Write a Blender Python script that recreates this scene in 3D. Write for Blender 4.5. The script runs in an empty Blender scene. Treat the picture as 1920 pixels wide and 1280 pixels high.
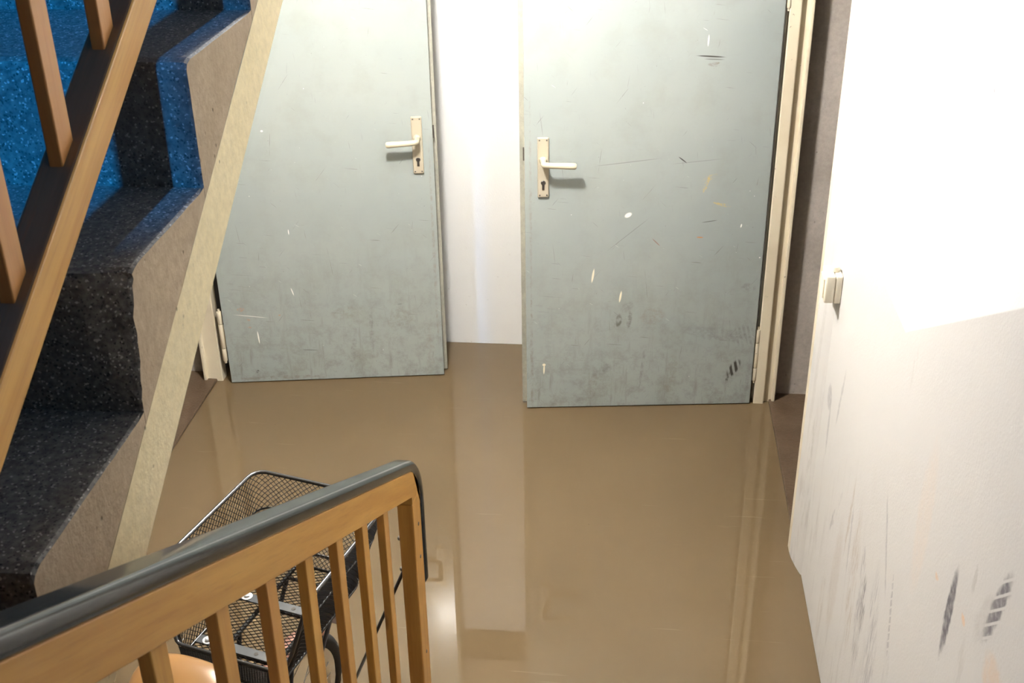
import bpy, bmesh, math, random
from mathutils import Vector, Matrix, noise as mnoise

random.seed(7)
PI = math.pi
S = bpy.context.scene
COL = S.collection

# ------------------------------------------------------------------ camera
cam_data = bpy.data.cameras.new('camera')
cam = bpy.data.objects.new('camera', cam_data)
COL.objects.link(cam)
YAW, PITCH, ROLL = math.radians(-6.20712405), math.radians(27.82850212), math.radians(-1.00501633)
fw = Vector((math.sin(YAW) * math.cos(PITCH), math.cos(YAW) * math.cos(PITCH), -math.sin(PITCH)))
r0 = Vector((math.cos(YAW), -math.sin(YAW), 0))
u0 = r0.cross(fw)
rr = r0 * math.cos(ROLL) + u0 * math.sin(ROLL)
uu = -r0 * math.sin(ROLL) + u0 * math.cos(ROLL)
M = Matrix((rr, uu, -fw)).transposed().to_4x4()
M.translation = Vector((0, 0, 2.35))
cam.matrix_world = M
cam_data.sensor_width = 36
cam_data.lens = 2193.043 / 1920 * 36
cam_data.clip_start = .02
cam_data.dof.use_dof = True
cam_data.dof.focus_distance = 3.2
cam_data.dof.aperture_fstop = 18
S.camera = cam

# ------------------------------------------------------------------ world, lights, exposure
S.view_settings.view_transform = 'Standard'
S.view_settings.look = 'None'
S.view_settings.gamma = 1
S.view_settings.use_curve_mapping = False
S.view_settings.exposure = 3.0
LAMP_STRENGTH = 115
LAMP_POS = (-.60, 2.82, 2.365)
world = bpy.data.worlds.new('dusk_sky')
S.world = world
world.use_nodes = True
world.node_tree.nodes['Background'].inputs[0].default_value = (.03, .16, .42, 1)
world.node_tree.nodes['Background'].inputs[1].default_value = .08
# the blue light outdoors that falls through the stairwell window behind the camera
bl = bpy.data.lights.new('blue_street_light', 'POINT')
bl.energy = 450
bl.color = (0, .34, 1)
bl.shadow_soft_size = .045
blo = bpy.data.objects.new('blue_street_light', bl)
COL.objects.link(blo)
blo.location = (-.45, -4.2, 5.93)
# the lamp on the upper landing, behind the camera
UP_ENERGY = 14

# ------------------------------------------------------------------ helpers
def hexc(r, g, b):
    f = lambda c: ((c / 255 + .055) / 1.055) ** 2.4 if c > 10 else c / 255 / 12.92
    return (f(r), f(g), f(b), 1)

class NT:
    def __init__(s, name, rough=.5, spec=.5, metal=0, coat=0, ior=1.5):
        s.m = bpy.data.materials.new(name)
        s.m.use_nodes = True
        s.t = s.m.node_tree
        s.b = s.t.nodes['Principled BSDF']
        s.set('Roughness', rough); s.set('Metallic', metal); s.set('Coat Weight', coat)
        s.set('Specular IOR Level', spec); s.set('IOR', ior)
        s.tc = None
    def set(s, k, v):
        if isinstance(v, bpy.types.NodeSocket): s.t.links.new(v, s.b.inputs[k])
        else: s.b.inputs[k].default_value = v
    def node(s, typ, **kw):
        n = s.t.nodes.new(typ)
        for k, v in kw.items(): setattr(n, k, v)
        return n
    def link(s, a, b): s.t.links.new(a, b)
    def inp(s, n, k, v):
        if isinstance(v, bpy.types.NodeSocket): s.t.links.new(v, n.inputs[k])
        else: n.inputs[k].default_value = v
    def obj(s):
        if not s.tc: s.tc = s.node('ShaderNodeTexCoord')
        return s.tc.outputs['Object']
    def mapping(s, vec=None, loc=(0, 0, 0), rot=(0, 0, 0), scale=(1, 1, 1), typ='POINT'):
        n = s.node('ShaderNodeMapping', vector_type=typ)
        s.link(vec or s.obj(), n.inputs[0])
        n.inputs['Location'].default_value = loc; n.inputs['Rotation'].default_value = rot; n.inputs['Scale'].default_value = scale
        return n.outputs[0]
    def noise(s, scale, detail=4, rough=.55, vec=None, out=0):
        n = s.node('ShaderNodeTexNoise')
        s.link(vec or s.obj(), n.inputs['Vector'])
        n.inputs['Scale'].default_value = scale; n.inputs['Detail'].default_value = detail; n.inputs['Roughness'].default_value = rough
        return n.outputs[out]
    def voro(s, scale, vec=None, out='Distance', rnd=1):
        n = s.node('ShaderNodeTexVoronoi')
        s.link(vec or s.obj(), n.inputs['Vector'])
        n.inputs['Scale'].default_value = scale; n.inputs['Randomness'].default_value = rnd
        return n.outputs[out]
    def rng(s, v, a, b, c=0, d=1, smooth=False):
        n = s.node('ShaderNodeMapRange')
        if smooth: n.interpolation_type = 'SMOOTHSTEP'
        s.link(v, n.inputs[0])
        for i, x in enumerate((a, b, c, d)): n.inputs[i + 1].default_value = x
        return n.outputs[0]
    def math(s, op, a, b=0.0):
        n = s.node('ShaderNodeMath', operation=op)
        s.inp(n, 0, a); s.inp(n, 1, b)
        return n.outputs[0]
    def mix(s, fac, a, b, blend='MIX'):
        n = s.node('ShaderNodeMix', data_type='RGBA', blend_type=blend)
        s.inp(n, 0, fac); s.inp(n, 6, a); s.inp(n, 7, b)
        return n.outputs[2]
    def bump(s, h, strength=.2, dist=.002):
        n = s.node('ShaderNodeBump')
        n.inputs['Strength'].default_value = strength; n.inputs['Distance'].default_value = dist
        s.link(h, n.inputs['Height'])
        s.link(n.outputs[0], s.b.inputs['Normal'])
    def mark(s, vec, loc, rot, scale, soft=.35):
        """mask of an elliptical stain at loc"""
        v = s.mapping(vec, loc, rot, scale, 'TEXTURE')
        n = s.node('ShaderNodeVectorMath', operation='LENGTH')
        s.link(v, n.inputs[0])
        return s.rng(n.outputs['Value'], 1 + soft * .3, 1 - soft, 0, 1, True), v

def simple(name, col, rough=.5, **kw):
    n = NT(name, rough, **kw)
    n.set('Base Color', col)
    return n.m

def tag(o, label=None, cat=None, group=None, kind=None):
    if label: o['label'] = label
    if cat: o['category'] = cat
    if group: o['group'] = group
    if kind: o['kind'] = kind
    return o

def empty(name, loc=(0, 0, 0), rot=(0, 0, 0), parent=None):
    o = bpy.data.objects.new(name, None)
    COL.objects.link(o)
    o.location = loc; o.rotation_euler = rot
    o.empty_display_size = .1
    if parent: o.parent = parent
    return o

class MB:
    def __init__(s): s.bm = bmesh.new(); s.mi = 0
    def face(s, vs):
        try:
            f = s.bm.faces.new(vs); f.material_index = s.mi; return f
        except ValueError: return None
    def box(s, x0, x1, y0, y1, z0, z1, bev=0, seg=2, mat=None):
        ret = bmesh.ops.create_cube(s.bm, size=1)
        vs = ret['verts']
        for v in vs:
            v.co = Vector(((x0 + x1) / 2 + v.co.x * (x1 - x0), (y0 + y1) / 2 + v.co.y * (y1 - y0), (z0 + z1) / 2 + v.co.z * (z1 - z0)))
            if mat: v.co = mat @ v.co
        fs = {f for v in vs for f in v.link_faces}
        for f in fs: f.material_index = s.mi
        if bev:
            es = list({e for v in vs for e in v.link_edges})
            bmesh.ops.bevel(s.bm, geom=es, offset=bev, segments=seg, profile=.5, affect='EDGES', material=-1)
        return s
    def prism(s, pts, axis, a, b, bev=0, seg=2):
        """extrude the polygon pts along axis from a to b; pts are the two remaining coordinates in xyz order"""
        def P(p, t):
            l = list(p); l.insert('xyz'.index(axis), t); return Vector(l)
        va = [s.bm.verts.new(P(p, a)) for p in pts]; vb = [s.bm.verts.new(P(p, b)) for p in pts]
        fs = [s.face(va), s.face(list(reversed(vb)))]
        n = len(pts)
        for i in range(n): fs.append(s.face([va[i], vb[i], vb[(i + 1) % n], va[(i + 1) % n]]))
        fs = [f for f in fs if f]
        bmesh.ops.recalc_face_normals(s.bm, faces=fs)
        if bev:
            es = list({e for f in fs for e in f.edges})
            bmesh.ops.bevel(s.bm, geom=es, offset=bev, segments=seg, profile=.5, affect='EDGES', material=-1)
        return s
    def sweep(s, path, prof, up=Vector((0, 0, 1)), closed=False, caps=True, scales=None, side=None):
        """sweep profile [(a,b)] along path; a = side direction, b = up-ish"""
        path = [Vector(p) for p in path]
        n = len(path); rings = []
        for i, p in enumerate(path):
            if closed: t = path[(i + 1) % n] - path[i - 1]
            else: t = path[min(i + 1, n - 1)] - path[max(i - 1, 0)]
            t.normalize()
            if side is not None: sd = Vector(side)
            else:
                sd = t.cross(up)
                if sd.length < 1e-4: sd = t.cross(Vector((0, 1, 0)))
                sd.normalize()
            up2 = sd.cross(t).normalized()
            k = scales[i] if scales else 1
            rings.append([s.bm.verts.new(p + sd * a * k + up2 * b * k) for a, b in prof])
        m = len(prof)
        for i in range(n if closed else n - 1):
            A, B = rings[i], rings[(i + 1) % n]
            for j in range(m): s.face([A[j], A[(j + 1) % m], B[(j + 1) % m], B[j]])
        if caps and not closed:
            s.face(list(reversed(rings[0]))); s.face(rings[-1])
        return s
    def tube(s, path, r, n=8, closed=False, scales=None):
        prof = [(r * math.cos(2 * PI * i / n), r * math.sin(2 * PI * i / n)) for i in range(n)]
        return s.sweep(path, prof, closed=closed, scales=scales)
    def lathe(s, prof, c, axis=Vector((0, 0, 1)), n=24):
        """prof [(r,h)] turned about axis through c"""
        axis = Vector(axis).normalized(); c = Vector(c)
        a = axis.orthogonal().normalized(); b = axis.cross(a)
        rings = []
        for r, h in prof:
            if r < 1e-6: rings.append([s.bm.verts.new(c + axis * h)])
            else: rings.append([s.bm.verts.new(c + axis * h + (a * math.cos(2 * PI * i / n) + b * math.sin(2 * PI * i / n)) * r) for i in range(n)])
        for A, B in zip(rings, rings[1:]):
            for i in range(n):
                j = (i + 1) % n
                if len(A) == 1 and len(B) == 1: continue
                if len(A) == 1: s.face([A[0], B[i], B[j]])
                elif len(B) == 1: s.face([A[i], B[0], A[j]])
                else: s.face([A[i], B[i], B[j], A[j]])
        return s
    def build(s, name, mats, parent=None, smooth=False, loc=None, rot=None, auto=None):
        me = bpy.data.meshes.new(name)
        bmesh.ops.recalc_face_normals(s.bm, faces=s.bm.faces[:])
        s.bm.to_mesh(me); s.bm.free()
        for m in (mats if isinstance(mats, (list, tuple)) else [mats]): me.materials.append(m)
        o = bpy.data.objects.new(name, me)
        COL.objects.link(o)
        if smooth:
            for p in me.polygons: p.use_smooth = True
            if auto is not None:
                me.set_sharp_from_angle(angle=math.radians(auto))
        if parent: o.parent = parent
        if loc: o.location = loc
        if rot: o.rotation_euler = rot
        return o

def rrect(w, h, r, n=5):
    """rounded rectangle profile centred on 0"""
    out = []
    for cx, cy, a0 in ((w / 2 - r, h / 2 - r, 0), (-w / 2 + r, h / 2 - r, 90), (-w / 2 + r, -h / 2 + r, 180), (w / 2 - r, -h / 2 + r, 270)):
        for i in range(n + 1):
            a = math.radians(a0 + 90 * i / n)
            out.append((cx + r * math.cos(a), cy + r * math.sin(a)))
    return out

def copy_tree(o, parent=None):
    c = o.copy(); COL.objects.link(c)
    c.parent = parent
    for ch in list(o.children): copy_tree(ch, c)
    return c

# ------------------------------------------------------------------ materials
def wall_white(name, marks=False):
    n = NT(name, .62, .35)
    v = n.obj()
    fine = n.noise(3, 5)
    dirt = n.rng(n.noise(1.7, 6, .6), .5, .75, 0, .14)
    base = n.mix(dirt, (.86, .86, .855, 1), (.72, .70, .68, 1))
    if marks:
        # dado: the lower part is painted slightly greyer, its edge follows the stairs and then runs level
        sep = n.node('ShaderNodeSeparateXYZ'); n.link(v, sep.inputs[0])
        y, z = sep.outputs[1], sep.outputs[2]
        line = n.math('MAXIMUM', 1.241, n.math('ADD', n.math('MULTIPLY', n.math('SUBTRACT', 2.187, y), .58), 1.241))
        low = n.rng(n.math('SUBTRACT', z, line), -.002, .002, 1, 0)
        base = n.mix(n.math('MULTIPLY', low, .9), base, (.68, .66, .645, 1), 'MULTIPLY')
        # wiggle the coordinates a little so that the stains have torn edges
        wig = n.noise(38, 3, .6, out=1)
        vm = n.node('ShaderNodeVectorMath', operation='MULTIPLY_ADD')
        n.link(wig, vm.inputs[0]); vm.inputs[1].default_value = (.02, .02, .02)
        sub = n.node('ShaderNodeVectorMath', operation='ADD'); n.link(v, sub.inputs[0]); sub.inputs[1].default_value = (-.01, -.01, -.01)
        n.link(sub.outputs[0], vm.inputs[2])
        vv = vm.outputs[0]
        streak = n.rng(n.noise(9, 4, .7, vec=n.mapping(v, rot=(.35, 0, 0), scale=(1, 3.4, .45))), .55, .72, 0, .55)
        # (y, z, angle from the y axis, half length, half width, strength, colour, stripes)
        G = (.25, .24, .27, 1); B = (.36, .28, .22, 1); L = (.42, .40, .38, 1)
        MK = [
            (2.590, .500, 118, .115, .014, .62, G, 26), (1.627, .985, 92, .105, .019, .95, (.13, .12, .14, 1), 0),
            (1.430, 1.165, 108, .095, .020, .95, (.17, .16, .18, 1), 62), (1.470, 1.110, 112, .075, .026, .30, L, 0),
            (2.860, .690, 100, .040, .034, .50, G, 0), (2.715, .770, 102, .10, .011, .40, G, 0), (2.828, .610, 86, .09, .012, .42, G, 0),
            (2.070, .790, 60, .115, .008, .45, G, 0), (2.428, .600, 95, .13, .010, .45, B, 0), (2.395, .560, 84, .11, .009, .4, G, 0),
            (2.235, .600, 80, .060, .030, .75, G, 40), (2.180, .530, 84, .085, .026, .95, (.15, .14, .15, 1), 44), (2.20, .44, 80, .12, .04, .75, G, 55),
            (1.955, .690, 74, .105, .009, .55, G, 70), (2.080, 1.215, 100, .055, .013, .32, L, 45), (1.540, 1.13, 92, .03, .010, .45, L, 0),
            (2.31, .50, 84, .22, .05, .5, B, 48), (2.06, .47, 80, .24, .06, .55, G, 50), (2.50, .35, 92, .20, .05, .20, B, 0),
            (1.52, .93, 84, .09, .02, .30, L, 30), (1.38, 1.05, 20, .06, .05, .35, (.72, .45, .25, 1), 0), (1.85, 1.02, 90, .18, .05, .18, (.75, .55, .40, 1), 0),
            (1.72, .99, 10, .012, .006, .6, (.75, .40, .15, 1), 0), (1.555, 1.035, 20, .014, .008, .55, (.8, .45, .2, 1), 0), (1.892, 1.824, 0, .005, .004, .9, G, 0),
            (3.105, 1.662, 60, .010, .005, .7, L, 0), (2.98, .33, 92, .30, .018, .45, L, 38), (3.00, .75, 92, .35, .012, .28, L, 0),
            (2.62, .16, 95, .16, .03, .25, B, 35), (1.9, .50, 75, .16, .03, .28, G, 45),
        ]
        for (my, mz, ang, hl, hw, st, colr, stp) in MK:
            m, lv = n.mark(vv, (.57, my, mz), (math.radians(ang), 0, 0), (1, hl, hw))
            if stp:
                if stp > 60:
                    w = n.node('ShaderNodeTexWave', wave_type='BANDS', bands_direction='DIAGONAL')
                    n.link(v, w.inputs['Vector']); w.inputs['Scale'].default_value = stp / 2.6; w.inputs['Distortion'].default_value = .5
                    m = n.math('MULTIPLY', m, n.rng(w.outputs[1], .06, .22))
                else:
                    h = n.noise(3, 3, .6, vec=n.mapping(v, loc=(0, my, 0), rot=(math.radians(-14), 0, 0), scale=(1, stp * 1.1, 5)))
                    m = n.math('MULTIPLY', m, n.rng(h, .46, .60))
            m = n.math('MULTIPLY', m, n.rng(n.noise(60, 3), .28, .55, .45, 1))
            base = n.mix(n.math('MULTIPLY', m, st), base, colr)
        lowz = n.rng(z, .85, .25, 0, 1)
        bandy = n.math('MULTIPLY', n.rng(y, 1.7, 2.2), lowz)
        base = n.mix(n.math('MULTIPLY', n.math('MULTIPLY', streak, bandy), .8), base, (.34, .31, .30, 1))
    else:
        sep = n.node('ShaderNodeSeparateXYZ'); n.link(v, sep.inputs[0])
        spl = n.math('MULTIPLY', n.rng(n.noise(42, 4, .6), .66, .72), n.rng(sep.outputs[2], .5, .0, 0, 1))
        base = n.mix(n.math('MULTIPLY', spl, .7), base, (.3, .24, .2, 1))
    n.set('Base Color', base)
    n.bump(n.math('ADD', n.noise(160, 3), n.math('MULTIPLY', n.noise(14, 3), 1.5)), .25, .002)
    return n.m

def concrete(name, c0, c1, pits=True, rough=.85, bumps=.5):
    n = NT(name, rough, .25)
    b = n.mix(n.rng(n.noise(5, 8, .65), .3, .7), c0, c1)
    b = n.mix(n.rng(n.noise(60, 4, .7), .35, .75, 0, .35), b, tuple(x * .5 for x in c0[:3]) + (1,))
    if pits:
        p = n.rng(n.voro(46), .0, .16, 1, 0)
        p = n.math('MULTIPLY', p, n.rng(n.noise(9, 2), .52, .62))
        b = n.mix(n.math('MULTIPLY', p, .8), b, (.03, .025, .02, 1))
        n.bump(n.math('SUBTRACT', n.noise(110, 5, .6), n.math('MULTIPLY', p, 2)), bumps, .003)
    else:
        n.bump(n.noise(110, 5, .6), bumps, .003)
    n.set('Base Color', b)
    return n.m

def terrazzo():
    n = NT('terrazzo', .72, .3)
    v1 = n.voro(430, out='Color')
    sep = n.node('ShaderNodeSeparateColor'); n.link(v1, sep.inputs[0])
    b = n.mix(n.rng(n.noise(110, 4), .35, .65), (.085, .080, .075, 1), (.19, .18, .165, 1))
    b = n.mix(n.rng(sep.outputs[0], .93, .95), b, (.42, .40, .37, 1))
    b = n.mix(n.rng(sep.outputs[1], .90, .94), b, (.04, .04, .04, 1))
    b = n.mix(n.rng(n.noise(4, 5), .4, .7, 0, .5), b, (.10, .09, .08, 1))
    n.set('Base Color', b)
    n.bump(n.math('ADD', sep.outputs[2], n.noise(60, 4)), .5, .0022)
    return n.m

def wood(name, axis, c0=(.52, .245, .043, 1), c1=(.68, .375, .085, 1), tilt=0.0):
    """varnished pine, grain along axis (x, y or z), tilted about x"""
    n = NT(name, .38, .45, coat=.15)
    n.b.inputs['Coat Roughness'].default_value = .25
    sc = {'x': (1.2, 22, 22), 'y': (22, 1.2, 22), 'z': (22, 22, 1.2)}[axis]
    inf = n.node('ShaderNodeObjectInfo')
    vr = n.mapping(rot=(tilt, 0, 0))
    off = n.node('ShaderNodeVectorMath', operation='ADD')
    n.link(vr, off.inputs[0])
    com = n.node('ShaderNodeCombineXYZ')
    r10 = n.math('MULTIPLY', inf.outputs['Random'], 17.0)
    for i in range(3): n.link(r10, com.inputs[i])
    n.link(com.outputs[0], off.inputs[1])
    v = n.mapping(off.outputs[0], scale=sc)
    g = n.noise(2.2, 5, .6, vec=v)
    g2 = n.noise(9, 3, .6, vec=v)
    b = n.mix(n.rng(g, .32, .68), c0, c1)
    b = n.mix(n.rng(g2, .55, .8, 0, .35), b, (.30, .12, .03, 1))
    b = n.mix(n.rng(inf.outputs['Random'], 0, 1, 0, .35), b, (.56, .24, .085, 1))
    kn = n.rng(n.voro(5, vec=n.mapping(off.outputs[0], scale={'x': (.5, 2, 2), 'y': (2, .5, 2), 'z': (2, 2, .5)}[axis])), .03, .075, 1, 0)
    b = n.mix(n.math('MULTIPLY', kn, .75), b, (.13, .05, .02, 1))
    n.set('Base Color', b)
    n.bump(g2, .12, .001)
    return n.m

def door_paint(name, marks):
    n = NT(name, .20, .36)
    v = n.obj()
    sep = n.node('ShaderNodeSeparateXYZ'); n.link(v, sep.inputs[0])
    z = sep.outputs[2]
    base = n.mix(n.rng(n.noise(2.2, 4), .35, .65), (.330, .368, .362, 1), (.360, .395, .382, 1))
    base = n.mix(n.rng(n.noise(6, 6, .65), .5, .72, 0, .40), base, (.285, .30, .265, 1))
    lowd = n.rng(z, .7, .02, 0, 1)
    grime = n.math('MULTIPLY', n.rng(n.noise(16, 8, .75), .47, .70), lowd)
    run = n.noise(5, 6, .7, vec=n.mapping(v, scale=(7, 1, .9)))
    grime = n.math('MAXIMUM', grime, n.math('MULTIPLY', n.rng(run, .54, .72), lowd))
    base = n.mix(n.math('MULTIPLY', grime, .6), base, (.17, .165, .14, 1))
    # fine scratches in two directions
    for rot, sc, lo in ((.12, (3, 1, 90), .71), (-.9, (3.5, 1, 80), .72), (1.45, (2.5, 1, 95), .71), (.75, (4, 1, 85), .73), (1.7, (3, 1, 60), .73)):
        s1 = n.noise(2.4, 2, .5, vec=n.mapping(v, loc=(rot, 0, rot * 2), rot=(0, rot, 0), scale=tuple(1 / q for q in sc), typ='TEXTURE'))
        base = n.mix(n.math('MULTIPLY', n.rng(s1, lo, lo + .03), .55), base, (.14, .135, .12, 1))
    sw = n.noise(2.8, 2, .5, vec=n.mapping(v, loc=(3, 0, 2), rot=(0, .6, 0), scale=(.2, 1, 1 / 70), typ='TEXTURE'))
    base = n.mix(n.math('MULTIPLY', n.rng(sw, .74, .76), .6), base, (.75, .78, .76, 1))
    specks = n.math('MULTIPLY', n.rng(n.voro(34), .03, .05, 1, 0), n.rng(n.noise(5, 2), .5, .6))
    base = n.mix(n.math('MULTIPLY', specks, .75), base, (.12, .11, .09, 1))
    wsp = n.math('MULTIPLY', n.rng(n.voro(19, vec=n.mapping(v, loc=(.4, .3, .2))), .025, .04, 1, 0), n.rng(n.noise(3, 2), .48, .6))
    base = n.mix(n.math('MULTIPLY', wsp, .8), base, (.88, .88, .86, 1))
    wig = n.noise(55, 3, .6, out=1)
    vm = n.node('ShaderNodeVectorMath', operation='MULTIPLY_ADD')
    n.link(wig, vm.inputs[0]); vm.inputs[1].default_value = (.009, .009, .009)
    sub = n.node('ShaderNodeVectorMath', operation='ADD'); n.link(v, sub.inputs[0]); sub.inputs[1].default_value = (-.0045, -.0045, -.0045)
    n.link(sub.outputs[0], vm.inputs[2])
    for (x, zz, ang, hl, hw, st, colr, stp, wigg) in marks:
        m, lv = n.mark(vm.outputs[0] if wigg else v, (x, 0, zz), (0, -math.radians(ang), 0), (hl, 1, hw))
        if stp:
            w = n.node('ShaderNodeTexWave', wave_type='BANDS', bands_direction='X')
            n.link(n.mapping(v, rot=(0, .25, 0)), w.inputs['Vector']); w.inputs['Scale'].default_value = stp; w.inputs['Distortion'].default_value = 1.2
            m = n.math('MULTIPLY', m, n.rng(w.outputs[1], .3, .6))
        if wigg: m = n.math('MULTIPLY', m, n.rng(n.noise(70 if colr == YEL else 38, 7, .72), .44, .60, .03, 1))
        base = n.mix(n.math('MULTIPLY', m, st), base, colr)
    n.set('Base Color', base)
    n.bump(n.math('ADD', n.noise(2.0, 2), n.math('MULTIPLY', n.noise(160, 2), .03)), .10, .004)
    return n.m

M_white = wall_white('white_painted_plaster')
M_white_marked = wall_white('scuffed_white_plaster', True)
M_conc = concrete('bare_concrete', (.40, .355, .32, 1), (.52, .47, .43, 1))
M_step_side = concrete('step_side_concrete', (.38, .29, .195, 1), (.52, .41, .29, 1))
M_cream_conc = concrete('cream_painted_concrete', (.78, .66, .40, 1), (.85, .73, .48, 1), rough=.55, bumps=.35)
M_wetfloor = concrete('wet_concrete_floor', (.085, .055, .033, 1), (.14, .095, .062, 1), rough=.35)
M_terr = terrazzo()
M_ceil = simple('ceiling_paint', (.78, .77, .74, 1), .8)
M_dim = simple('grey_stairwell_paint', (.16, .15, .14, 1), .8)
M_mid = simple('pale_stairwell_ceiling_paint', (.5, .5, .5, 1), .8)
M_beam = simple('grey_beam_paint', (.30, .25, .20, 1), .8)
M_wood_s = wood('varnished_pine_rail', 'y', tilt=math.atan(.5617))
M_wood_u = wood('varnished_pine_upper_rail', 'y', tilt=-math.atan(.5686))
M_wood_v = wood('varnished_pine_baluster', 'z')
M_wood_w = wood('varnished_pine_upper_baluster', 'z', (.52, .235, .065, 1), (.60, .31, .10, 1))
def pvc():
    n = NT('black_plastic_handrail', .22, .5)
    b = n.mix(n.math('MULTIPLY', n.rng(n.noise(14, 5, .7), .70, .74), .5), (.022, .026, .027, 1), (.38, .30, .22, 1))
    n.set('Base Color', b)
    n.set('Roughness', n.rng(n.noise(9, 3), .35, .7, .13, .19))
    return n.m
M_pvc = pvc()
def cream_metal():
    n = NT('cream_enamel', .42, .5)
    b = n.mix(n.rng(n.noise(5, 5), .4, .7), (.74, .66, .51, 1), (.66, .57, .43, 1))
    b = n.mix(n.math('MULTIPLY', n.rng(n.noise(28, 5, .7), .66, .70), .8), b, (.20, .15, .10, 1))
    n.set('Base Color', b); n.bump(n.noise(30, 4), .15, .002)
    return n.m
M_cream = cream_metal()
M_plate = simple('champagne_aluminium', (.55, .49, .38, 1), .45, metal=.2)
M_lever = simple('cream_lever', (.60, .535, .40, 1), .42)
M_steel = simple('dark_steel', (.20, .19, .18, 1), .35, metal=.9)
M_chrome = simple('chrome', (.75, .75, .75, 1), .18, metal=1)
M_dark = simple('dark_recess', (.05, .04, .035, 1), .7)
M_socket = simple('ivory_plastic', (.80, .745, .62, 1), .35)
M_black = simple('black_lacquered_wire', (.012, .012, .013, 1), .28)
M_flat_black = simple('black_steel', (.03, .03, .033, 1), .45)
M_zinc = simple('bright_zinc', (.85, .85, .86, 1), .35, metal=.4)
M_rubber = simple('tyre_rubber', (.018, .018, .018, 1), .8)
M_tan = simple('tan_leather', (.34, .165, .045, 1), .30, coat=.3)
M_copper = simple('copper_mudguard', (.78, .42, .34, 1), .25, metal=.5)
M_tail = simple('grey_reflector_plastic', (.52, .53, .55, 1), .4)
M_red = simple('red_reflector', (.55, .05, .05, 1), .2)

# ------------------------------------------------------------------ setting
XR, XL = .57, -1.65
YE = 4.405
ZT = 6.2
def struct(o): o['kind'] = 'structure'; return o
WALL_T = .23
b = MB()
b.box(XR, XR + WALL_T, -1.7, 3.075, -.15, ZT)
b.box(XR, XR + WALL_T, 3.075, 4.06, 1.99, ZT)
b.box(XR, XR + .10, 4.085, YE + .2, -.15, 1.99)
b.box(XR, XR + WALL_T, 4.06, YE + .2, 1.99, ZT)
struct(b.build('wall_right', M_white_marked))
b = MB(); b.box(XR + .002, 2.2, 4.048, YE + .2, -.15, 2.45)
b.box(2.1, 2.2, 2.1, 4.4, -.15, 2.45); b.box(XR + WALL_T, 2.2, 2.0, 2.1, -.15, 2.45)
b.box(XR + WALL_T, 2.2, 2.0, 4.5, 2.45, 2.55)
struct(b.build('wall_cellar_right', M_conc))
b = MB()
b.box(XL - WALL_T, XL, -1.7, 3.075, -.15, ZT)
b.box(XL - WALL_T, XL, 3.075, 4.07, 1.99, ZT)
b.box(XL - .10, XL, 4.09, YE + .2, -.15, 1.99)
b.box(XL - WALL_T, XL, 4.07, YE + .2, 1.99, ZT)
struct(b.build('wall_left', M_dim))
b = MB(); b.box(-3.3, XL - .002, 4.055, YE + .2, -.15, 2.45)
b.box(-3.3, -3.2, 2.1, 4.4, -.15, 2.45); b.box(-3.3, XL - WALL_T, 2.0, 2.1, -.15, 2.45)
b.box(-3.3, XL - WALL_T, 2.0, 4.5, 2.45, 2.55)
struct(b.build('wall_cellar_left', M_conc))
b = MB(); b.box(XL - .1, XR + .1, YE, YE + .2, -.15, ZT)
struct(b.build('wall_back', M_white))
b = MB(); b.box(XL + .001, XR - .001, YE - .14, YE - .001, 1.67, 2.448)
struct(b.build('trim_1', M_beam))
# wall behind the camera with the stairwell window
WX0, WX1, WZ0, WZ1 = -1.45, -.4965, 4.05, 5.6
b = MB()
b.box(XL - .2, WX0, -1.85, -1.7, -.15, ZT); b.box(WX1, XR + .2, -1.85, -1.7, -.15, ZT)
b.box(WX0, WX1, -1.85, -1.7, -.15, WZ0); b.box(WX0, WX1, -1.85, -1.7, WZ1, ZT)
struct(b.build('wall_front', M_dim))
b = MB()
for x0, x1, z0, z1 in ((WX0, WX0 + .05, WZ0, WZ1), (WX1 - .012, WX1, WZ0, WZ1), (WX0, WX1, WZ0, WZ0 + .03), (WX0, WX1, WZ1 - .05, WZ1)):
    b.box(x0, x1, -1.80, -1.74, z0, z1, .004)
struct(b.build('window_1', M_cream))
b = MB(); b.box(XL - .2, XR + .2, -1.85, YE + .2, ZT, ZT + .1)
struct(b.build('ceiling_stairwell', M_mid))
b = MB(); b.box(XL, XR, 2.668, YE, 2.45, 2.661)
struct(b.build('ceiling', M_ceil))
b = MB(); b.box(XL - .1, XR + .1, -1.7, YE, -.2, -.09)
struct(b.build('floor', M_conc))
b = MB(); b.box(XR + .03, 2.2, 2.0, 4.45, -.2, .010, .004); b.box(XR - .004, XR + .1, 3.08, 4.04, -.2, .0098, .004)
struct(b.build('floor_cellar_right', M_wetfloor))
b = MB(); b.box(-3.3, XL - .03, 2.0, 4.45, -.2, .010, .004); b.box(XL - .1, XL + .004, 3.08, 4.04, -.2, .0098, .004)
struct(b.build('floor_cellar_left', M_wetfloor))

# landing and lower flight (under the camera)
RUN, RISE = .3025, .172
b = MB()
b.box(XL, XR, -1.7, .25, .93, 1.113)
b.box(XL, -.56, .2499, .262, .96, 1.113)
for k in range(7):
    y0 = .25 + RUN * k; z1 = 1.113 - RISE * (k + 1)
    if z1 > -.05: b.box(-.42, XR, y0, y0 + RUN, max(-.15, z1 - .3), z1, .004)
struct(b.build('floor_landing', M_terr))

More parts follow.
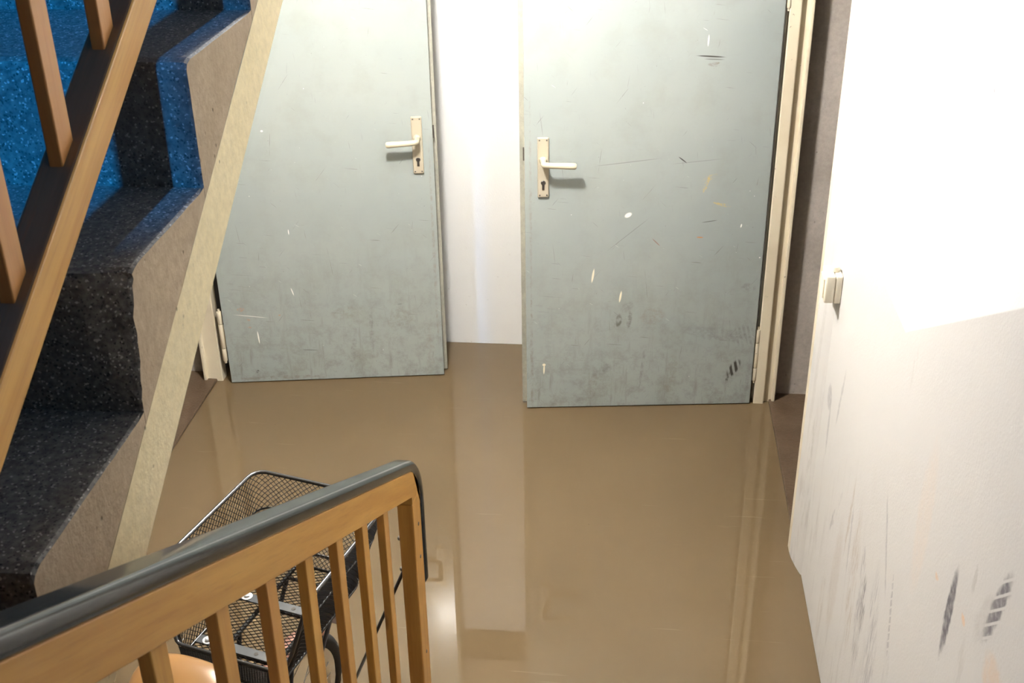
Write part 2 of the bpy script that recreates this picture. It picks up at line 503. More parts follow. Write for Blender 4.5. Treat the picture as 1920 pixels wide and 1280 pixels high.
# ------------------------------------------------------------------ flood water
def water():
    n = NT('muddy_water', .012, .5, ior=1.5)
    b = n.mix(n.rng(n.noise(1.1, 3, .5), .3, .7), (.138, .095, .051, 1), (.158, .110, .061, 1))
    # thin streaks of scum drifting on the surface
    st = n.noise(1.6, 3, .6, vec=n.mapping(rot=(0, 0, .5), scale=(1.5, 26, 1)))
    b = n.mix(n.math('MULTIPLY', n.rng(st, .68, .72), .10), b, (.45, .36, .25, 1))
    sp = n.math('MULTIPLY', n.rng(n.voro(9), .018, .028, 1, 0), n.rng(n.noise(2, 2), .5, .6))
    b = n.mix(n.math('MULTIPLY', sp, .5), b, (.08, .055, .03, 1))
    n.set('Base Color', b)
    n.set('Roughness', n.rng(n.noise(.9, 2), .35, .65, .008, .018))
    n.bump(n.noise(1.4, 1), .02, .01)
    return n.m
b = MB()
b.box(XL + .001, XR - .0005, .6, YE - .002, -.085, 0)
w = b.build('flood_water', water())
tag(w, 'still muddy brown flood water covering the whole corridor floor', 'water', kind='stuff')

# ------------------------------------------------------------------ door frames (trims)
def jamb(x0, x1, sgn, y, name, ztop=1.99):
    """steel frame leg facing the stairs; sgn = +1: outer lip on the +x side"""
    b = MB()
    b.box(x0, x1, y, y + .052, -.12, ztop, .004)
    if sgn > 0: b.box(x1 - .012, x1, y - .016, y + .005, -.12, ztop, .003)
    else: b.box(x0, x0 + .012, y - .016, y + .005, -.12, ztop, .003)
    return b
b = jamb(.505, .587, 1, 4.0, '')
b.box(.505, .545, 3.98, 4.02, -.12, 1.99, .004)
# head and near leg
b.box(.548, .60, 3.06, 4.02, 1.945, 1.99, .004)
b.box(.5445, .60, 3.055, 3.095, -.12, 1.99, .004)
struct(b.build('trim_2', M_cream))
b = jamb(-1.695, -1.622, -1, 4.0, '')
b.box(-1.69, -1.63, 3.06, 4.02, 1.945, 1.99, .004)
b.box(-1.69, -1.625, 3.03, 3.095, -.12, 1.99, .004)
struct(b.build('trim_3', M_cream))
# plaster swelling that wraps the near frame leg of the right doorway
b = MB()
pts = [(XR + .01, 3.074), (.549, 3.068), (.545, 3.055), (.547, 3.03), (.556, 2.985), (.566, 2.95), (XR + .01, 2.93)]
b.prism(pts, 'z', -.12, 2.1)
struct(b.build('trim_4', M_white_marked, smooth=True, auto=35))

# ------------------------------------------------------------------ doors
WHT = (.93, .92, .88, 1); CRM = (.88, .82, .66, 1); BLK = (.05, .045, .04, 1); YEL = (.62, .45, .14, 1); ORG = (.55, .25, .10, 1); GRY = (.15, .15, .14, 1)
R_MARKS = [  # x, z, angle, half length, half width, strength, colour, stripes, torn
    (.368, .795, 30, .015, .009, 1, WHT, 0, 0), (.246, .560, 82, .030, .0042, 1, CRM, 0, 0), (.349, .473, 82, .025, .0042, 1, CRM, 0, 0),
    (.066, .172, 88, .022, .0035, 1, CRM, 0, 0), (.066, .192, 0, .007, .006, 1, CRM, 0, 0), (.852, .62, 0, .003, .003, 1, WHT, 0, 0), (.775, .746, 80, .008, .003, 1, WHT, 0, 0),
    (.616, 1.41, 88, .020, .0028, 1, WHT, 0, 0), (.628, 1.357, -4, .050, .0028, .95, BLK, 0, 0), (.640, 1.347, -3, .035, .002, .6, BLK, 0, 0), (.645, 1.330, 0, .028, .008, .7, (.18, .15, .10, 1), 0, 1),
    (.552, .997, -38, .020, .0022, .95, BLK, 0, 0), (.36, .992, 6, .12, .0018, .5, GRY, 0, 0), (.60, .990, 5, .09, .0015, .4, GRY, 0, 0),
    (.640, .905, 72, .035, .007, .75, YEL, 0, 1), (.652, .93, 25, .03, .01, .35, YEL, 0, 1), (.698, .828, -16, .034, .006, .95, YEL, 0, 1), (.629, .704, -4, .013, .0028, .9, ORG, 0, 0),
    (.472, .688, -45, .022, .0022, .7, (.25, .14, .10, 1), 0, 0), (.37, .72, 40, .10, .0015, .45, GRY, 0, 0), (.66, .765, 8, .03, .002, .6, BLK, 0, 0),
    (.345, .375, 85, .030, .012, .75, (.10, .09, .07, 1), 0, 1), (.385, .380, 85, .040, .010, .65, (.10, .09, .07, 1), 0, 1), (.375, .43, 40, .03, .02, .35, GRY, 0, 1),
    (.790, .160, 62, .045, .020, .95, BLK, 16, 0), (.770, .120, 75, .03, .006, .8, BLK, 0, 1), (.83, .30, -15, .06, .05, .40, GRY, 20, 1),
    (.715, .31, -10, .14, .03, .30, GRY, 0, 1), (.47, .39, 0, .05, .04, .35, (.25, .20, .14, 1), 0, 1), (.82, .50, 0, .03, .02, .45, GRY, 0, 1),
    (.30, .17, 30, .06, .02, .35, GRY, 0, 1), (.25, .08, 80, .08, .02, .35, (.2, .17, .13, 1), 0, 1), (.55, .14, 85, .10, .025, .30, (.2, .17, .12, 1), 0, 1), (.44, .17, 85, .10, .006, .4, GRY, 0, 1),
    (.845, .10, 88, .10, .008, .3, GRY, 0, 1), (.02, .2, 90, .3, .006, .5, (.2, .18, .14, 1), 0, 1), (.02, .8, 90, .5, .005, .35, (.25, .22, .16, 1), 0, 1),
]
L_MARKS = [
    (.131, .205, 93, .030, .0028, 1, WHT, 0, 0), (.296, .651, 92, .012, .002, .9, WHT, 0, 0), (.285, .40, 105, .018, .0025, .8, WHT, 0, 0),
    (.075, .33, 0, .016, .008, .7, ORG, 0, 1), (.10, .285, 0, .010, .006, .7, ORG, 0, 1), (.10, .25, 0, .010, .005, .6, ORG, 0, 1), (.225, .30, 0, .006, .004, .7, ORG, 0, 1),
    (.11, .30, -8, .07, .0018, .6, WHT, 0, 0), (.33, .14, -4, .035, .0018, .6, BLK, 0, 0), (.70, .33, 2, .010, .001, .8, BLK, 0, 0),
    (.58, .2, 88, .12, .010, .35, GRY, 0, 1), (.50, .12, 80, .1, .012, .35, GRY, 0, 1), (.70, .27, 30, .07, .05, .30, (.2, .18, .13, 1), 0, 1), (.48, .30, 10, .06, .03, .3, (.2, .18, .13, 1), 0, 1),
    (.845, .55, 90, .45, .006, .45, (.25, .22, .16, 1), 0, 1), (.81, .12, 88, .12, .02, .3, (.25, .2, .15, 1), 0, 1), (.2, .02, 0, .2, .008, .5, (.2, .17, .13, 1), 0, 1), (.11, .05, 60, .010, .006, .8, BLK, 0, 1),
    (.24, 1.05, 0, .005, .004, .8, WHT, 0, 0), (.30, 1.45, 88, .012, .002, .8, WHT, 0, 0),
]
def make_door(name, loc, ang, W, free_x, marks):
    """leaf spans local x 0..W, front face at y=0, hinge at W-free_x side; free_x: 0 or W"""
    d = empty(name, loc, (0, 0, ang))
    struct(d)
    mp = door_paint(name + '_paint', marks)
    medge = concrete(name + '_edge', (.33, .33, .28, 1), (.48, .46, .38, 1), pits=False, rough=.6)
    b = MB()
    b.box(0, W, 0, .006, .004, 1.95, .0018)
    leaf = b.build('door_skin', mp, d)
    b = MB()
    e = .0012
    b.box(e, W - e, .0045, .042, .006, 1.948, .001)
    b.box(e - (.017 if free_x == 0 else 0), W - e + (0 if free_x == 0 else .015), .040, .052, .008, 1.962, .0015)
    b.build('door_core', medge, d)
    fs = -1 if free_x == 0 else 1
    # lock face in the free edge
    b = MB()
    xe = e if free_x == 0 else W - e
    b.box(xe - .0015, xe + .0015, .012, .032, .90, 1.08, 0)
    b.build('lock_face', M_cream, d)
    b = MB()
    b.box(xe + (-.006 if fs < 0 else -.001), xe + (.001 if fs < 0 else .006), .014, .028, 1.0, 1.045, .001)
    b.build('latch', M_dark, d)
    # handle set
    cx = .065 if free_x == 0 else W - .058
    b = MB()
    prof = rrect(.040, .218, .004, 3)
    A = [b.bm.verts.new((cx + x, -.001, .980 + z)) for x, z in prof]
    Bv = [b.bm.verts.new((cx + x, -.006, .980 + z)) for x, z in prof]
    Cv = [b.bm.verts.new((cx + x * .86, -.0095, .980 + z * .975)) for x, z in prof]
    nn = len(prof)
    for P, Q in ((A, Bv), (Bv, Cv)):
        for i in range(nn): b.face([P[i], P[(i + 1) % nn], Q[(i + 1) % nn], Q[i]])
    b.face(A); b.face(Cv)
    plate = b.build('handle_plate', M_plate, d, smooth=True, auto=30)
    for sx in (-1, 1):
        for sz in (-1, 1):
            q = MB(); q.lathe([(.0028, 0), (.0028, .0012), (0, .0014)], (cx + sx * .0125, -.0093, .980 + sz * .100), (0, -1, 0), 10)
            q.build('screw', M_steel, plate)
    q = MB(); q.lathe([(.0085, 0), (.0085, .002), (.0070, .0034), (.0, .0036)], (cx, -.0090, .926), (0, -1, 0), 20)
    q.box(cx - .0045, cx + .0045, -.0122, -.0085, .900, .926, .001)
    q.build('lock_cylinder', M_steel, plate, smooth=True, auto=40)
    q = MB(); q.box(cx - .0010, cx + .0010, -.0132, -.0118, .918, .934)
    q.build('keyhole', M_dark, plate)
    q = MB(); q.lathe([(.0135, 0), (.0135, .004), (.0105, .008), (.0100, .020)], (cx, -.009, 1.008), (0, -1, 0), 24)
    dirn = 1 if free_x == 0 else -1
    path = [(cx, -.014, 1.008), (cx, -.050, 1.008)]
    for i in range(1, 7):
        a = i / 6 * PI / 2
        path.append((cx + dirn * .012 * (1 - math.cos(a)), -.050 - .012 * math.sin(a), 1.008))
    path += [(cx + dirn * t, -.062 + .002 * math.sin(t * 20), 1.007 - .005 * (t / .11)) for t in (.03, .05, .07, .09, .108, .113)]
    sc = [1] * 8 + [1.02, 1.05, 1.1, 1.15, 1.15, .75]
    n = 14
    prof = [(.0100 * math.cos(2 * PI * i / n), .0100 * math.sin(2 * PI * i / n)) for i in range(n)]
    q.sweep(path, prof, up=Vector((0, 0, 1)), scales=sc)
    q.build('lever', M_lever, plate, smooth=True, auto=50)
    # hinges
    hx = W + .012 if free_x == 0 else -.014
    for hz in (.21, 1.62):
        q = MB()
        for z0, z1 in ((hz - .11, hz - .055), (hz - .053, hz + .053), (hz + .055, hz + .11)):
            q.lathe([(0, z0), (.0085, z0), (.0095, z0 + .002), (.0095, z1 - .002), (.0085, z1), (0, z1)], (hx, .012, 0), n=16)
        q.lathe([(.005, hz - .12), (.005, hz + .12)], (hx, .012, 0), n=10)
        sx = -1 if free_x == 0 else 1
        q.box(min(hx, hx + sx * .022), max(hx, hx + sx * .022), .012, .016, hz - .05, hz + .05)
        q.build('hinge', M_cream, d, smooth=True, auto=40)
    return d
a1 = math.atan2(4.112 - 3.983, -.728 + 1.58)
make_door('door_1', (-1.58, 3.983, 0), a1, .862, 1, L_MARKS)
a2 = math.atan2(3.973 - 3.876, .49 + .367)
make_door('door_2', (-.367, 3.876, 0), a2, .863, 0, R_MARKS)

# ------------------------------------------------------------------ surface socket on the right wall
sk = empty('switch_box', (XR, 2.915, .968))
tag(sk, 'small ivory surface-mounted box on the right white wall beside the doorway', 'electrical box')
b = MB(); b.box(-.0185, -.0005, -.038, .038, 0, .080, .004, 3); b.build('back_box', M_socket, sk, smooth=True, auto=40)
b = MB(); b.box(-.0445, -.0190, -.0378, .0378, .0002, .0798, .005, 3); b.build('cover', M_socket, sk, smooth=True, auto=40)
b = MB(); b.box(-.0485, -.0435, -.026, .026, .012, .066, .0015, 2); b.build('rocker', M_socket, sk)
b = MB(); b.lathe([(.011, 0), (.013, .006), (.010, .014), (.006, .016), (0, .016)], (-.018, 0, .0795), (0, 0, 1), 20); b.build('cable_gland', M_socket, sk, smooth=True, auto=40)

# ------------------------------------------------------------------ ceiling lamp
lm = empty('ceiling_light', (LAMP_POS[0], LAMP_POS[1], 2.45))
tag(lm, 'round white globe lamp on the corridor ceiling in front of the steel doors', 'lamp')
b = MB(); b.lathe([(0, 0), (.055, 0), (.055, -.03), (.045, -.042), (0, -.042)], (0, 0, 0), n=28)
b.build('lamp_base', M_socket, lm, smooth=True, auto=40)
me = NT('lamp_glow'); me.set('Base Color', (.9, .9, .9, 1)); me.set('Emission Color', (1, .975, .925, 1)); me.set('Emission Strength', LAMP_STRENGTH)
b = MB(); bmesh.ops.create_icosphere(b.bm, subdivisions=3, radius=.075)
b.build('lamp_globe', me.m, lm, smooth=True, loc=(0, 0, LAMP_POS[2] - 2.45))

# ------------------------------------------------------------------ upper staircase
SY = -.01653542
st = empty('staircase', (0, 0, 0), (0, 0, -SY))
tag(st, 'grey terrazzo staircase with cream painted side rising on the left', 'stairs')
NS = -.55; NL = XL + .055
def zt(s): return 1.512 + .5686 * (s - .978)      # upper edge of the cream slab side
def zb(s): return 1.451 + .5686 * (s - 1.058)
for k in range(-2, 6):
    s0, s1 = .853 + RUN * k, .853 + RUN * (k + 1)
    z1 = 1.629 + RISE * k
    bm = bmesh.new()
    poly = [(s0, z1), (s1, z1), (s1, zt(s1) - .002), (s0, zt(s0) - .002)]
    # cross sections along the width, dense near the open end so the arris can be worn
    ns = [NS - .0, NS - .004, NS - .012, NS - .03, NS - .05, NS - .08, NS - .12, NS - .2, NS - .35, NS - .6, NL]
    # subdivide the outline
    outl = []
    for i in range(4):
        p, q = poly[i], poly[(i + 1) % 4]
        m = 16 if i in (0, 3) else (4 if i == 1 else 16)
        for j in range(m): outl.append((p[0] + (q[0] - p[0]) * j / m, p[1] + (q[1] - p[1]) * j / m))
    rings = [[bm.verts.new((nn, s, z)) for s, z in outl] for nn in ns]
    m = len(outl)
    for A, B in zip(rings, rings[1:]):
        for i in range(m):
            f = bm.faces.new([A[i], A[(i + 1) % m], B[(i + 1) % m], B[i]])
    # side caps
    capf = bm.faces.new(rings[0]); capf.material_index = 1
    bm.faces.new(list(reversed(rings[-1])))
    # wear: pull the vertices near the open-end arris and the nosing inwards
    for v in bm.verts:
        de = NS - v.co.x; dn = v.co.y - s0; dt = z1 - v.co.z
        nz = mnoise.noise(v.co * 38) * .5 + .5
        if de < .001 and dt < .001 and dn < RUN - .01:
            v.co.z -= .0012 + .0022 * nz
        if dn < .001 and dt < .001:
            v.co.y += .003 + .002 * nz; v.co.z -= .003
        if de < .001 and dn < .001: v.co.y += .002 * nz
        if k == 1:  # knocked-off corner
            d = de * 1.0 + dn * 1.5 + dt * .42
            if d < .075 and de < .075 and dt < .15: 
                push = (.075 - d)
                v.co.y += push * .42 * (.7 + .6 * nz); v.co.z -= push * .12
    bmesh.ops.recalc_face_normals(bm, faces=bm.faces[:])
    me_ = bpy.data.meshes.new('step'); bm.to_mesh(me_); bm.free()
    me_.materials.append(M_terr); me_.materials.append(M_step_side)
    o = bpy.data.objects.new('step', me_); COL.objects.link(o); o.parent = st
b = MB()
sA, sB = .10, 2.66
N = 26
pts = [(sA + (sB - sA) * i / N, zt(sA + (sB - sA) * i / N)) for i in range(N + 1)] + [(sB - (sB - sA) * i / N, zb(sB - (sB - sA) * i / N)) for i in range(N + 1)]
b.prism(pts, 'x', NL, -.5495)
for v in b.bm.verts:
    if v.co.x > -.6:
        q = mnoise.noise(v.co * 14) + .6 * mnoise.noise(v.co * 45)
        v.co.z += .0022 * q; v.co.x += .0012 * q
b.build('slab', M_cream_conc, st)

# ------------------------------------------------------------------ railings
def rail_slats(parent, xs, ys, zfun_top, zfun_bot, w, t, mat, dz=.003):
    for y in ys:
        b = MB()
        pts = [(y - w / 2, zfun_bot(y - w / 2)), (y + w / 2, zfun_bot(y + w / 2)), (y + w / 2, zfun_top(y + w / 2)), (y - w / 2, zfun_top(y - w / 2))]
        b.prism(pts, 'x', xs - t / 2, xs + t / 2, .0018, 2)
        b.build('baluster', mat, parent)

# lower railing (runs down to the water)
lr = empty('stair_railing', (0, 0, 0))
tag(lr, 'wooden railing with black plastic handrail sloping down across the foreground', 'railing', )
SL = -.5617
def zf_b(y): return 1.4735 + (y - .985) * SL       # underside of the wooden rail
FH = .066
XF = -.44
Y0, Y1 = .27, 2.02
b = MB()
ye = 2.100
pts = [(Y0, zf_b(Y0)), (ye - .03, zf_b(ye - .03)), (ye - .03, zf_b(ye - .03) + .02)]
# rounded outer end that turns down into the newel
top = lambda y: zf_b(y) + FH
arc = []
cy, cz, R = ye - .050, top(ye - .050) - .062, .05
pts = [(Y0, zf_b(Y0)), (2.02, zf_b(2.02))]
pts += [(2.02, zf_b(2.02) - .02), (ye, zf_b(2.02) - .02), (ye, top(ye) - .045)]
for i in range(1, 7):
    t = i / 7
    # quadratic curve from newel outer face to the sloping top
    p0, p1, p2 = (ye, top(ye) - .045), (ye, top(ye) + .006), (ye - .055, top(ye - .055))
    pts.append(tuple((1 - t) ** 2 * p0[j] + 2 * t * (1 - t) * p1[j] + t * t * p2[j] for j in (0, 1)))
pts += [(ye - .055, top(ye - .055)), (Y0, top(Y0))]
b.prism(pts, 'x', XF - .035, XF, .002, 2)
b.build('top_rail', M_wood_s, lr)
b = MB(); b.box(XF - .035, XF, 2.02, ye, -.088, zf_b(2.02) - .021, .003, 2)
npo = b.build('newel_post', M_wood_v, lr)
for zz in (.79, .70, .42):
    q = MB(); q.lathe([(.0045, 0), (.004, .0015), (0, .002)], (XF, 2.065, zz), (1, 0, 0), 12); q.build('screw', M_steel, npo)
for zz in (.775, .69):
    q = MB(); q.lathe([(.005, 0), (.005, .004), (.002, .006), (0, .006)], (XF - .035, 2.03, zz), (-1, 0, 0), 12); q.build('screw', M_steel, npo)
zbot = lambda y: zf_b(y) - .80
b = MB(); b.prism([(Y0, zbot(Y0) - .05), (2.02, zbot(2.02) - .05 + .03), (2.02, zbot(2.02) + .03), (Y0, zbot(Y0))], 'x', XF - .035, XF, .002)
b.build('bottom_rail', M_wood_s, lr)
rail_slats(lr, XF - .016, [.357 + .1615 * i for i in range(0, 10)], lambda y: zf_b(y) - .0005, lambda y: zbot(y) + .012, .036, .0155, M_wood_v)
# handrail
HW, HH = .044, .026
path = []
off = .013
for y in (Y0, .6, 1.0, 1.4, 1.8, 1.96, ye - .075): path.append((XF - .0175, y, top(y) + off))
p0 = Vector(path[-1]); p1 = Vector((XF - .0175, ye + .013, top(ye + .013) + off - .012)); p2 = Vector((XF - .0175, ye + .016, top(ye) - .085))
for i in range(1, 13):
    t = i / 12
    path.append(tuple((1 - t) ** 2 * p0 + 2 * t * (1 - t) * p1 + t * t * p2))
for z in (.78, .72, .66, .60): path.append((XF - .0175, ye + .016, z))
path.append((XF - .0175, ye + .014, .590))
prof = rrect(HW, HH, .0105, 6)
b = MB(); b.sweep(path, prof, side=(1, 0, 0), scales=[1] * (len(path) - 1) + [.8])
b.build('handrail', M_pvc, lr, smooth=True, auto=50)

# upper railing on the open side of the staircase
ur = empty('stair_railing', (0, 0, 0), (0, 0, -SY))
tag(ur, 'wooden railing standing on the grey terrazzo staircase at upper left', 'railing')
def zu(s): return 1.702 + (s - .905) * .5686
U0, U1 = .28, 2.55
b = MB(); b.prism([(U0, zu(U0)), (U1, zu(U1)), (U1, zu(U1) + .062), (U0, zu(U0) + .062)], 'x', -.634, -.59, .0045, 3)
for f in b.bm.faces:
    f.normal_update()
    if f.normal.z > .75: f.material_index = 1  # upward faces take the darker, greyer pine slot
b.build('bottom_rail', [M_wood_u, wood('grey_brown_pine', 'y', (.15, .115, .08, 1), (.22, .17, .12, 1), tilt=-math.atan(.5686))], ur)
b = MB(); b.prism([(U0, zu(U0) + .80), (U1, zu(U1) + .80), (U1, zu(U1) + .862), (U0, zu(U0) + .862)], 'x', -.634, -.59, .0045, 3)
b.build('top_rail', M_wood_u, ur)
rail_slats(ur, -.612, [1.046 - .159 * 4 + .159 * i for i in range(14)], lambda s: zu(s) + .801, lambda s: zu(s) + .061, .036, .0165, M_wood_w)
b = MB(); b.sweep([(-.614, s, zu(s) + .876) for s in (U0, 1, 2, U1)], rrect(.064, .028, .011, 6), side=(1, 0, 0))
b.build('handrail', M_pvc, ur, smooth=True, auto=50)
for s in (U0 + .03, U1 - .03):
    b = MB(); b.box(-.634, -.59, s - .03, s + .03, zu(s) - .20, zu(s) + .84, .003); b.build('newel_post', M_wood_w, ur)

# ------------------------------------------------------------------ bicycle with mesh basket
BA = math.radians(-15.6)
bike = empty('bicycle', (-.772, 2.007, 0), (0, 0, BA))
tag(bike, 'bicycle with black mesh basket and tan saddle standing in the water behind the railing', 'bicycle')
# local: x across, y backwards = towards the corridor (negative y towards the camera), z up from the water
def ex(z): return .19 * z                     # the bike leans a little
WR = .345; WZ = WR - .088; WY = -.20; FY = WY - 1.04
def wheel(yc):
    xc = ex(WZ)
    nrm = Vector((1, 0, -.19)).normalized()
    upv = Vector((.19, 0, 1)).normalized()
    def P(a, r, s=0): return Vector((xc, yc, WZ)) + (Vector((0, 1, 0)) * math.cos(a) + upv * math.sin(a)) * r + nrm * s
    wh = empty('wheel', (0, 0, 0), parent=bike)
    N = 64
    b = MB(); b.tube([P(2 * PI * i / N, WR - .017) for i in range(N)], .0185, 12, closed=True); b.build('tyre', M_rubber, wh, smooth=True)
    b = MB()
    rings = []
    for i in range(N):
        a = 2 * PI * i / N
        rings.append([b.bm.verts.new(P(a, r, s)) for r, s in ((WR - .030, -.011), (WR - .030, .011), (WR - .048, .008), (WR - .048, -.008))])
    for i in range(N):
        A, B2 = rings[i], rings[(i + 1) % N]
        for j in range(4): b.face([A[j], A[(j + 1) % 4], B2[(j + 1) % 4], B2[j]])
    b.build('rim', M_chrome, wh, smooth=True, auto=40)
    b = MB()
    for i in range(36):
        a = 2 * PI * i / 36; sd = 1 if i % 2 else -1
        a2 = a + (1 if (i // 2) % 2 else -1) * 1.25
        b.tube([P(a2, .022, sd * .028), P(a, WR - .047, 0)], .0011, 5)
    b.build('spokes', M_chrome, wh)
    b = MB(); b.lathe([(0, -.05), (.006, -.05), (.006, -.034), (.024, -.032), (.024, -.026), (.014, -.022), (.014, .022), (.024, .026), (.024, .032), (.006, .034), (.006, .05), (0, .05)], (xc, yc, WZ), nrm, 20)
    b.build('hub', M_steel, wh, smooth=True, auto=30)
    # mudguard
    R2 = WR + .022
    b = MB(); A = []
    for i in range(25):
        a = math.radians(52 + 118 * i / 24) if yc > -.5 else math.radians(20 + 170 * i / 24)
        row = []
        for s in (-.026, -.022, -.014, 0, .014, .022, .026):
            row.append(b.bm.verts.new(P(a, R2 - (s / .026) ** 2 * .012, s)))
        A.append(row)
    for r1, r2 in zip(A, A[1:]):
        for j in range(6): b.face([r1[j], r1[j + 1], r2[j + 1], r2[j]])
    g = b.build('mudguard', M_copper, wh, smooth=True)
    sm = g.modifiers.new('thick', 'SOLIDIFY'); sm.thickness = .0012
wheel(WY); wheel(FY)
def X(y, z, dx=0): return Vector((ex(z) + dx, y, z))
# frame
b = MB()
bb = (-.66, .20); stp = (-.60, .74); hd = (-1.14, .80); hb = (-1.17, .62)
def bar(p, q, r): b.tube([X(*p), X(*q)], r, 10)
bar(bb, stp, .015); bar(bb, hb, .017); bar((-.615, .55), hd, .0135); bar(hd, hb, .018)
for sx in (-1, 1):
    b.tube([X(*bb, dx=sx * .02), X(WY, WZ, dx=sx * .055)], .009, 8)
    b.tube([X(-.605, .66, dx=sx * .012), X(WY, WZ, dx=sx * .055)], .008, 8)
    b.tube([X(*hb, dx=sx * .03), X(FY + .03, .40, dx=sx * .05), X(FY, WZ, dx=sx * .05)], .010, 8)
b.build('frame', M_flat_black, bike, smooth=True, auto=40)
b = MB()
b.tube([X(-1.13, .80), X(-1.12, .87)], .012, 10)
b.tube([X(-1.0, .86, -.27), X(-1.07, .88, -.2), X(-1.12, .87, 0), X(-1.07, .88, .2), X(-1.0, .86, .27)], .011, 10)
b.build('handlebar', M_chrome, bike, smooth=True)
for sx in (-1, 1):
    b = MB(); b.tube([X(-1.0, .862, sx * .26), X(-.90, .85, sx * .285)], .016, 10); b.build('grip', M_tan, bike, smooth=True)
b = MB(); b.lathe([(0, -.004), (.085, -.004), (.085, .004), (0, .004)], X(-.66, .20, .05), (1, 0, 0), 32); b.build('chainring', M_steel, bike)
for sx, dz in ((-1, .13), (1, -.13)):
    b = MB(); b.tube([X(-.66, .20, sx * .07), X(-.70, .20 + dz * .95, sx * .085)], .009, 8); b.box(*[v for c, h in zip(X(-.70, .20 + dz, sx * .13), (.045, .03, .012)) for v in (c - h, c + h)], .003); b.build('pedal', M_flat_black, bike)
# saddle: back towards the basket
sad = []
b = MB()
prof_s = [(-.478, .028, -.008), (-.485, .060, .006), (-.497, .082, .012), (-.515, .092, .014), (-.545, .094, .012), (-.58, .082, .006), (-.62, .058, 0), (-.66, .038, -.002), (-.70, .026, -.002), (-.735, .020, -.006), (-.752, .010, -.016)]
rings = []
for y, hw, dz in prof_s:
    ring = []
    for j in range(20):
        a = 2 * PI * j / 20
        xx = math.cos(a); zz = math.sin(a)
        hz = .021 if zz > 0 else .034
        ring.append(b.bm.verts.new((ex(.93) + .036 + hw * math.copysign(abs(xx) ** .75, xx), y - .035, .925 + dz + hz * math.copysign(abs(zz) ** .8, zz) - .05 * (hw ** 2 * xx * xx * 6))))
    rings.append(ring)
for A, B2 in zip(rings, rings[1:]):
    for j in range(20): b.face([A[j], A[(j + 1) % 20], B2[(j + 1) % 20], B2[j]])
b.face(rings[0]); b.face(list(reversed(rings[-1])))
sd = b.build('saddle', M_tan, bike, smooth=True)
mm = sd.modifiers.new('smooth', 'SUBSURF'); mm.levels = 1; mm.render_levels = 2
b = MB()
for sx in (-1, 1): b.tube([X(-.52, .895, sx * .05), X(-.58, .865, sx * .02), X(-.70, .90, sx * .012)], .0035, 6)
b.tube([X(-.575, .90), X(-.60, .74)], .0125, 10)
b.build('seat_post', M_chrome, bike, smooth=True)
# rear rack
b = MB()
RZ = .735
b.tube([(.085, .03, RZ), (.085, -.38, RZ), (.12, -.43, RZ), (.17, -.43, RZ), (.205, -.38, RZ), (.205, .03, RZ)], .005, 8, closed=True)
for y in (-.06, -.16, -.30): b.tube([(.085, y, RZ), (.205, y, RZ)], .004, 6)
for sx in (-1, 1):
    b.tube([(.145 + sx * .062, -.24, RZ), X(WY, WZ + .02, sx * .062)], .005, 8)
    b.tube([(.145 + sx * .062, -.05, RZ), X(WY, WZ + .02, sx * .062)], .005, 8)
b.build('rear_rack', M_flat_black, bike, smooth=True)
# tail light
b = MB(); b.box(.115, .175, -.012, .028, .585, .615, .008, 3); tl = b.build('tail_light', M_tail, bike, smooth=True, auto=40)
b = MB(); b.box(.125, .165, .027, .032, .590, .610, .003, 2); b.build('reflector', M_red, tl)

# the basket
FZ, TZ = .752, .955
def outline(t, h):
    """point on the basket wall: t in 0..1 round the perimeter, h in 0 (floor) .. 1 (rim)"""
    x0 = .030 * (1 - h) ; x1 = .252 + (.320 - .252) * h
    y0 = -.372 - .0 * h; y1 = -.030 * (1 - h)
    W_, L_ = x1 - x0, y1 - y0
    r = .030
    segs = [L_ - 2 * r, PI / 2 * r, W_ - 2 * r, PI / 2 * r, L_ - 2 * r, PI / 2 * r, W_ - 2 * r, PI / 2 * r]
    tot = sum(segs); d = (t % 1) * tot
    # start at the near end of the left side, going back
    k = 0
    while d > segs[k] and k < 7: d -= segs[k]; k += 1
    if k == 0: p = (x0, y0 + r + d)
    elif k == 1: a = PI - d / r; p = (x0 + r + r * math.cos(a), y1 - r + r * math.sin(a))
    elif k == 2: p = (x0 + r + d, y1)
    elif k == 3: a = PI / 2 - d / r; p = (x1 - r + r * math.cos(a), y1 - r + r * math.sin(a))
    elif k == 4: p = (x1, y1 - r - d)
    elif k == 5: a = -d / r; p = (x1 - r + r * math.cos(a), y0 + r + r * math.sin(a))
    elif k == 6: p = (x1 - r - d, y0)
    else: a = -PI / 2 - d / r; p = (x0 + r + r * math.cos(a), y0 + r + r * math.sin(a))
    return p
def sms(a, b_, x):
    x = min(1, max(0, (x - a) / (b_ - a))); return x * x * (3 - 2 * x)
def wallp(t, f):
    """f 0..1 from the floor to the local rim (the rim drops at the end next to the saddle)"""
    x, y = outline(t, 1)
    hmax = 1 - .76 * sms(-.325, -.371, y)
    h = f * hmax
    x, y = outline(t, h)
    return Vector((x, y, FZ + (TZ - FZ) * h))
bk = empty('basket', (0, 0, 0), parent=bike)
NU, NV = 196, 34
bm = bmesh.new(); vd = {}
def gv(i, j):
    i %= NU
    if (i, j) not in vd: vd[(i, j)] = bm.verts.new(wallp(i / NU, j / NV))
    return vd[(i, j)]
for i in range(NU):
    for j in range(0, NV + 1):
        if (i + j) % 2: continue
        # diamond centred on (i, j+1)
        if j + 2 <= NV: bm.faces.new([gv(i, j), gv(i + 1, j + 1), gv(i, j + 2), gv(i - 1, j + 1)])
me_ = bpy.data.meshes.new('mesh_wall'); bm.to_mesh(me_); bm.free(); me_.materials.append(M_black)
o = bpy.data.objects.new('mesh_wall', me_); COL.objects.link(o); o.parent = bk
wf = o.modifiers.new('wire', 'WIREFRAME'); wf.thickness = .0020; wf.use_replace = True; wf.use_even_offset = False
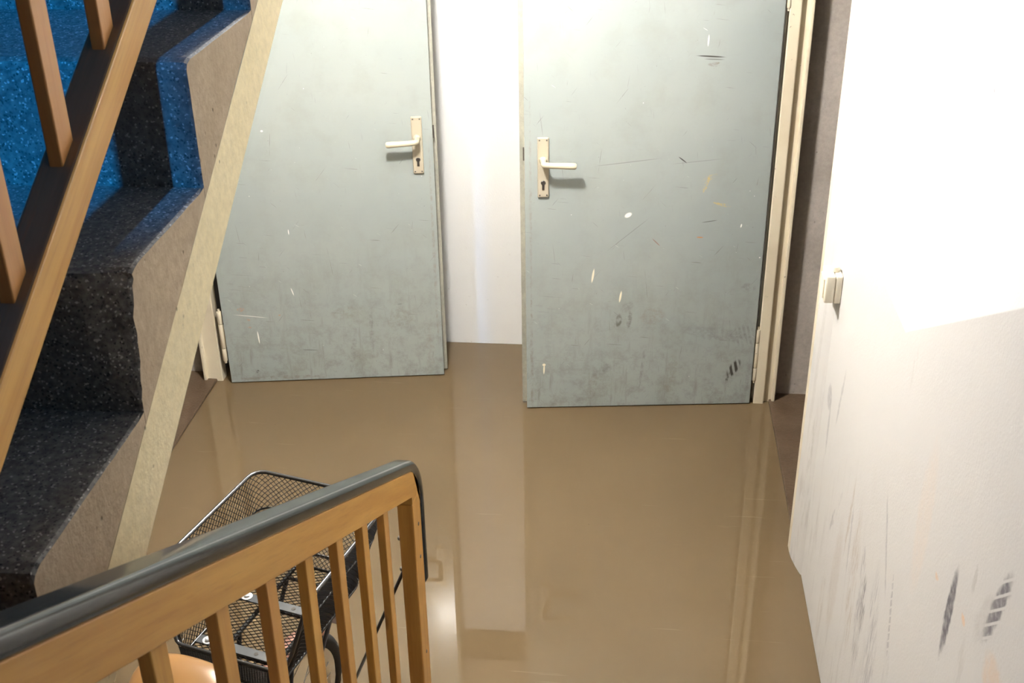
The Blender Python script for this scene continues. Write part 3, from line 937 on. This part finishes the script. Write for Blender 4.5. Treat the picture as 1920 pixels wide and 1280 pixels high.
# floor of coarser expanded metal
bm = bmesh.new(); vd = {}
x0, x1, y0, y1 = .030, .252, -.372, -.030
NX, NY = 26, 62
def gv2(i, j):
    if (i, j) not in vd: vd[(i, j)] = bm.verts.new((x0 + (x1 - x0) * i / NX, y0 + (y1 - y0) * j / NY, FZ))
    return vd[(i, j)]
for i in range(1, NX):
    for j in range(0, NY - 1):
        if (i + j) % 2 == 0: bm.faces.new([gv2(i, j), gv2(i + 1, j + 1), gv2(i, j + 2), gv2(i - 1, j + 1)])
me_ = bpy.data.meshes.new('mesh_floor'); bm.to_mesh(me_); bm.free(); me_.materials.append(M_black)
o = bpy.data.objects.new('mesh_floor', me_); COL.objects.link(o); o.parent = bk
wf = o.modifiers.new('wire', 'WIREFRAME'); wf.thickness = .0024; wf.use_replace = True; wf.use_even_offset = False
NR = 120
M_rimw = simple('grey_rim_wire', (.10, .10, .105, 1), .22, metal=.6)
b = MB(); b.tube([wallp(i / NR, 1) for i in range(NR)], .0042, 8, closed=True); b.build('rim_wire', M_rimw, bk, smooth=True)
def wh(t, h):
    x, y = outline(t, 1)
    h = min(h, 1 - .76 * sms(-.325, -.371, y) - .02)
    x, y = outline(t, h); return Vector((x, y, FZ + (TZ - FZ) * h))
b = MB(); b.tube([wh(i / NR, .60) for i in range(NR)], .0024, 6, closed=True); b.tube([wh(i / NR, .0) for i in range(NR)], .0036, 6, closed=True)
b.build('side_wire', M_black, bk, smooth=True)
for y in (-.306, -.166):
    b = MB(); b.box(.034, .248, y - .011, y + .011, FZ + .003, FZ + .0065, .0008)
    br = b.build('bracket', simple('grey_bracket', (.06, .065, .07, 1), .4), bk)
    for x in (.058, .205):
        q = MB(); q.lathe([(.0115, 0), (.0115, .0018), (.006, .0022), (.006, .006), (.004, .007), (.0, .0055)], (x, y, FZ + .0063), (0, 0, 1), 18)
        q.build('bolt', M_zinc, br, smooth=True, auto=35)
    for x in (.095, .168):
        q = MB(); q.lathe([(.0045, 0), (.0045, .0007), (0, .0007)], (x, y, FZ + .0063), (0, 0, 1), 14)
        q.build('hole', M_dark, br)
b = MB()
pr = rrect(.050, .026, .0125, 6)  # dark oval plate added in place of the basket's carry hole
cz = .895
A = [b.bm.verts.new((.150 + x, -.018 + .0 , cz + z)) for x, z in pr]; B2 = [b.bm.verts.new((.150 + x, -.007, cz + z)) for x, z in pr]
nn = len(pr)
for i in range(nn): b.face([A[i], A[(i + 1) % nn], B2[(i + 1) % nn], B2[i]])
b.face(A); b.face(B2)
b.build('carry_hole_oval', M_rubber, bk)

# ------------------------------------------------------------------ thin rod leaning on the newel post
b = MB(); b.tube([(-.753, 2.360, -.085), (-.4797, 2.082, .656)], .0042, 8)
rod = b.build('metal_rod', M_flat_black, smooth=True)
tag(rod, 'thin black metal rod standing in the water and leaning on the newel post', 'rod')
